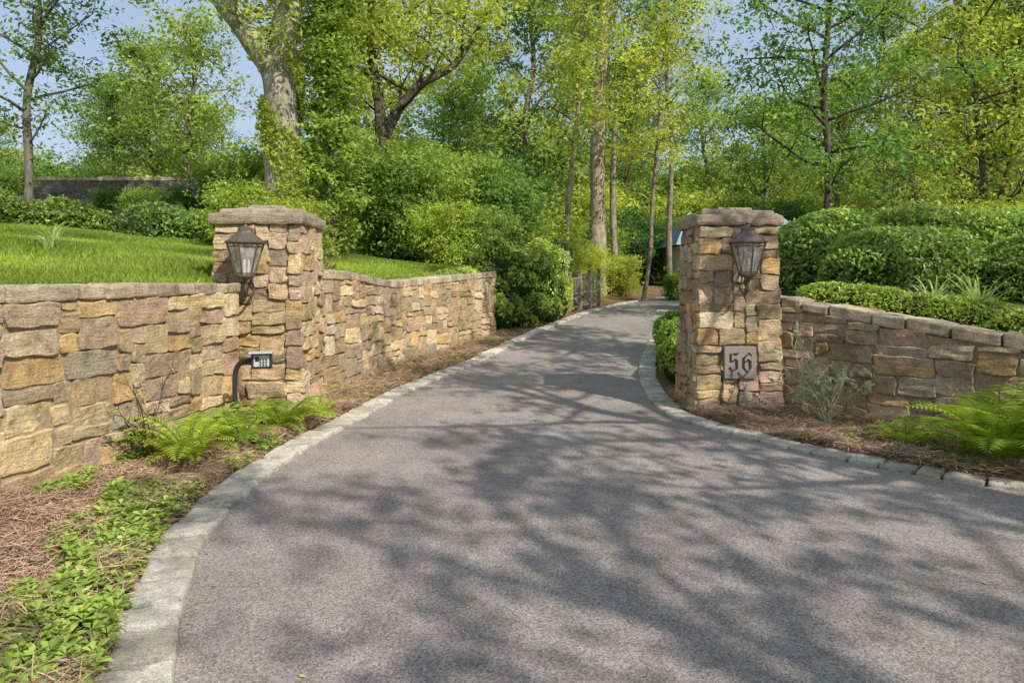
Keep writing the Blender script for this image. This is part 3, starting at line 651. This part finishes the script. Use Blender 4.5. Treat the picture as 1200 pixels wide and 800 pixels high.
def spiky(x,y,n,L,seed,col1=(.26,.36,.10),col2=(.6,.66,.4)):
    rng=R0(seed); mb=MB(); z=hz(x,y)
    for k in range(n):
        az=rng.uniform(0,6.28); el=rng.uniform(.75,1.4); l=L*rng.uniform(.6,1.1); p=np.array([x,y,z])+rng.normal(0,.04,3)*[1,1,0]; m=8; A=[]
        side=np.array([-math.sin(az),math.cos(az),0])
        for i in range(m+1):
            w=.011*(1-(i/m)**2)+.0015; A+=[p-side*w,p+side*w]; e_=el-1.7*(i/m)**1.6; p=p+np.array([math.cos(az)*math.cos(e_),math.sin(az)*math.cos(e_),math.sin(e_)])*l/m
        mb.add(A,[[2*i,2*i+1,2*i+3,2*i+2] for i in range(m)],lcol(rng,1,col1,col2)[0],0)
    return mb.build('daylily',[LEAF])
spiky(5.7,8.35,44,.85,1); spiky(5.3,8.6,22,.6,2); spiky(-6.7,9.9,18,.5,3); spiky(-9.6,14.3,24,.7,4)
def twiggy(x,y,h,n,seed,spread,lean,barkc,c1,c2,ls,nl):
    rng=R0(seed); mb=MB(); z=hz(x,y); L_=[]
    for k in range(n):
        p=np.array([x,y,z]); d=nrm(np.array([rng.normal(0,spread)+lean[0],rng.normal(0,spread*.4)+lean[1],1.])); pts=[p]; l=h*rng.uniform(.6,1.1)
        for i in range(8):
            d=nrm(d+rng.normal(0,.16,3)+np.array([lean[0],lean[1],0])*.05); p=p+d*l/8; pts.append(p)
            if i>1:
                for q in range(2):
                    d2=nrm(d+rng.normal(0,.9,3)*[1,.4,1]); e_=p+d2*l*.16; tube(mb,[p,e_],[.003,.0015],4,barkc,0); L_.append(e_); L_.append((p+e_)/2)
        tube(mb,pts,np.linspace(.008,.003,9),5,barkc,0)
    L_=np.array(L_); idx=rng.integers(0,len(L_),nl); C=L_[idx]+rng.normal(0,.02,(nl,3)); leaves(mb,C,ls,rng,lcol(rng,nl,c1,c2),.3,1,.4)
    return mb.build('climbing_shrub',TM,[0])
twiggy(-3.1,5.9,1.1,7,1,.22,(-.08,.0),(.16,.11,.07),MG1,YG2,.022,90)
twiggy(3.45,7.5,.95,12,2,.20,(.0,.05),(.75,.66,.50),(.40,.42,.20),(.68,.66,.42),.045,320)
twiggy(3.75,7.85,1.25,3,3,.2,(.12,.05),(.2,.13,.08),MG1,YG2,.028,60)
twiggy(-2.75,10.2,.5,5,5,.3,(.0,.0),(.2,.13,.08),MG1,YG2,.03,90)

# ground cover (pachysandra rosettes)
def inbed(X,Y):
    dl,_=psd(X,Y,LL); return (dl<-.02)&(X<xl(Y)-.30)
def inbedR(X,Y):
    dr,_=psd(X,Y,RL); return (dr>.02)&(X>xr(Y)+.30)
rng=R0(70); n=60000; X=rng.uniform(-5.5,-1,n); Y=rng.uniform(.8,8,n)
e1=xl(Y)-.33-X; dl,_=psd(X,Y,LL); wv=.12*np.sin(Y*3.1)+.1*np.sin(Y*7+X*3)
green=inbed(X,Y)&(((e1<.50+wv+np.clip(3.6-Y,0,2)*.42)&(Y<5.0+wv))|((dl>-.26-wv)&(Y>4.9)&(Y<6.3))|((e1<.05+wv)&(Y<6.6))&(rng.random(n)<.6))
GXp,GYp=X[green],Y[green]; sel=rng.permutation(len(GXp))[:3900]
def rosettes(name,X,Y,seed,s=.05,c1=(.23,.36,.05),c2=(.52,.62,.16),hh=(.03,.13)):
    rng=R0(seed); mb=MB(); n=len(X); z=HT(X,Y)+rng.uniform(*hh,n)
    for k in range(7):
        az=k*2*np.pi/7+rng.uniform(-.4,.4,n); el=rng.uniform(-.15,.75,n); l=s*rng.uniform(.7,1.2,n)
        d=np.stack([np.cos(az)*np.cos(el),np.sin(az)*np.cos(el),np.sin(el)],1); sd=np.stack([-np.sin(az),np.cos(az),rng.normal(0,.15,n)],1)
        c=np.stack([X,Y,z],1); l_=l[:,None]; a=c+d*l_*.08; m=c+d*l_*.66; t=c+d*l_-np.array([0,0,.12])*l_
        V=np.stack([a,m+sd*l_*.26+np.array([0,0,.05])*l_,t,m-sd*l_*.26+np.array([0,0,.05])*l_],1)
        mb.add(V.reshape(-1,3),np.arange(4*n).reshape(-1,4),lcol(rng,n,c1,c2,rng.uniform(.6,1.15,n)),0)
    return mb.build(name,[LEAFG])
rosettes('ground_cover',GXp[sel],GYp[sel],71,.058)
n=30000; X=rng.uniform(2.5,9,n); Y=rng.uniform(3.5,8.3,n); k=inbedR(X,Y)&(X>3.45+.2*np.sin(Y*9))&(rng.random(n)<.5); X,Y=X[k][:1300],Y[k][:1300]
rosettes('ground_cover',X,Y,72,.05)
n=5000; X=rng.uniform(-3,2,n); Y=rng.uniform(9,18,n); k=inbed(X,Y)&(rng.random(n)<.30*(1+np.sin(Y*2.2)));rosettes('ground_cover',X[k],Y[k],73,.045,hh=(.0,.07))
# pine straw
def straw(name,X,Y,seed,lift=.05):
    rng=R0(seed); n=len(X); az=rng.uniform(0,np.pi,n); el=rng.normal(0,.22,n); l=rng.uniform(.04,.11,n)
    mound=.05*(1+np.sin(X*6+Y*2)*np.sin(Y*5-X))
    z=HT(X,Y)+(rng.random(n)**1.2)*(lift+mound)+.004; c=np.stack([X,Y,z],1); d=np.stack([np.cos(az)*np.cos(el),np.sin(az)*np.cos(el),np.sin(el)],1)*l[:,None]
    sd=np.stack([-np.sin(az),np.cos(az),rng.normal(0,.5,n)],1)*.0020; bend=np.array([0,0,1])*rng.normal(0,.008,n)[:,None]
    mb=MB(); V=np.stack([c-d-sd,c-d+sd,c+sd+bend,c-sd+bend,c+d+sd*.4,c+d-sd*.4],1)
    base=np.arange(n)[:,None]*6; Fq=np.concatenate([base+np.array([[0,1,2,3]]),base+np.array([[3,2,4,5]])])
    col=lcol(rng,n,(.34,.20,.12),(.70,.50,.34),rng.uniform(.6,1.15,n)); mb.add(V.reshape(-1,3),Fq,np.vstack([col,col]),0)
    return mb.build(name,[STRAW])
n=150000; X=rng.uniform(-4.6,-1,n); Y=rng.uniform(1.2,9,n); k=inbed(X,Y); straw('pine_straw',X[k],Y[k],74,.07)
n=150000; X=rng.uniform(2,7,n); Y=rng.uniform(4.2,9.4,n); k=inbedR(X,Y)&~((X>2.2)&(X<3.25)&(Y>8.2)&(Y<9.16)); straw('pine_straw',X[k],Y[k],75,.06)
n=70000; X=rng.uniform(-3,3,n); Y=rng.uniform(9,22,n); k=inbed(X,Y); straw('pine_straw',X[k],Y[k],76,.05)
# lawn
n=330000; X=rng.uniform(-17,1,n); Y=rng.uniform(3,20,n); dl,_=psd(X,Y,LL); k=(dl>.4)&(dl<12.5+1.2*np.sin(X*.8))&(Y<19.3+.5*np.sin(X))&(X>-.85*Y-1); X,Y=X[k],Y[k]; n=len(X)
z=HT(X,Y); hgt=rng.uniform(.04,.10,n)*(1+.4*np.sin(X*1.7)*np.sin(Y*1.3)); az=rng.uniform(0,6.28,n); w=.006+.0006*Y
c=np.stack([X,Y,z-.01],1); sd=np.stack([np.cos(az),np.sin(az),0*az],1)*w[:,None]; tip=c+np.stack([rng.normal(0,.03,n),rng.normal(0,.03,n),hgt],1)
mb=MB(); V=np.stack([c-sd,c+sd,tip+sd*.3,tip-sd*.3],1); tone=.80+.28*np.sin(X*.9+Y*.5)*np.sin(Y*1.1-X*.3)+.1*np.sin(X*3.1)*np.sin(Y*2.7)
mb.add(V.reshape(-1,3),np.arange(4*n).reshape(-1,4),lcol(rng,n,(.24,.34,.05),(.48,.57,.14),tone*rng.uniform(.7,1.15,n)),0); mb.build('lawn_grass',[LEAF])
# fallen leaves on the drive
n=300; Y=rng.uniform(1.8,20,n); uu=rng.random(n); uu=np.where(rng.random(n)<.6,uu**4,uu); X=xl(Y)+.03+(np.minimum(xr(Y),6)-xl(Y)-.06)*uu; mb=MB()
C=np.stack([X,Y,hb(Y)+.006],1); leaves(mb,C,.018,rng,lcol(rng,n,(.2,.11,.04),(.5,.45,.15)),6,0,.5,.1); mb.build('fallen_leaves',[STRAW])

# ------------------------------------------------------------ light, sky, camera
SD=nrm(np.array([.60,-.72,0.])); el=math.radians(41)
sd=Vector((SD[0]*math.cos(el),SD[1]*math.cos(el),math.sin(el)))
L=bpy.data.lights.new('sun','SUN'); L.energy=5; L.angle=math.radians(.45); L.color=(1,.94,.84)
o=bpy.data.objects.new('sun',L); sc.collection.objects.link(o); o.rotation_euler=sd.to_track_quat('Z','Y').to_euler(); o.location=(20,-20,30)
w=bpy.data.worlds.new('World'); sc.world=w; w.use_nodes=True; nt=w.node_tree; bg=nt.nodes['Background']
sky=nt.nodes.new('ShaderNodeTexSky'); sky.sky_type='NISHITA'; sky.sun_disc=False; sky.sun_elevation=el; sky.sun_rotation=math.atan2(sd.x,sd.y); sky.air_density=1.0; sky.dust_density=1.5
tc=nt.nodes.new('ShaderNodeTexCoord'); cl=noise(nt.nodes,nt.links,tc.outputs['Generated'],2.6,6,.6)   # thin bright haze and cloud in the sky
fac=ramp(nt.nodes,nt.links,cl,[(.36,.34),(.66,.85)])
hazy=mixc(nt.nodes,nt.links,sky.outputs[0],(3.6,4.4,5.5),fac)
nt.links.new(hazy,bg.inputs[0]); bg.inputs[1].default_value=.15
cam=bpy.data.cameras.new('camera'); cam.lens=24; cam.sensor_width=36; cam.shift_y=-.058; cam.clip_end=1000; cam.clip_start=.05
o=bpy.data.objects.new('camera',cam); sc.collection.objects.link(o); o.location=(0,0,1.6); o.rotation_euler=(math.pi/2,0,0); sc.camera=o
sc.view_settings.view_transform='Standard'; sc.view_settings.look='None'; sc.view_settings.exposure=0
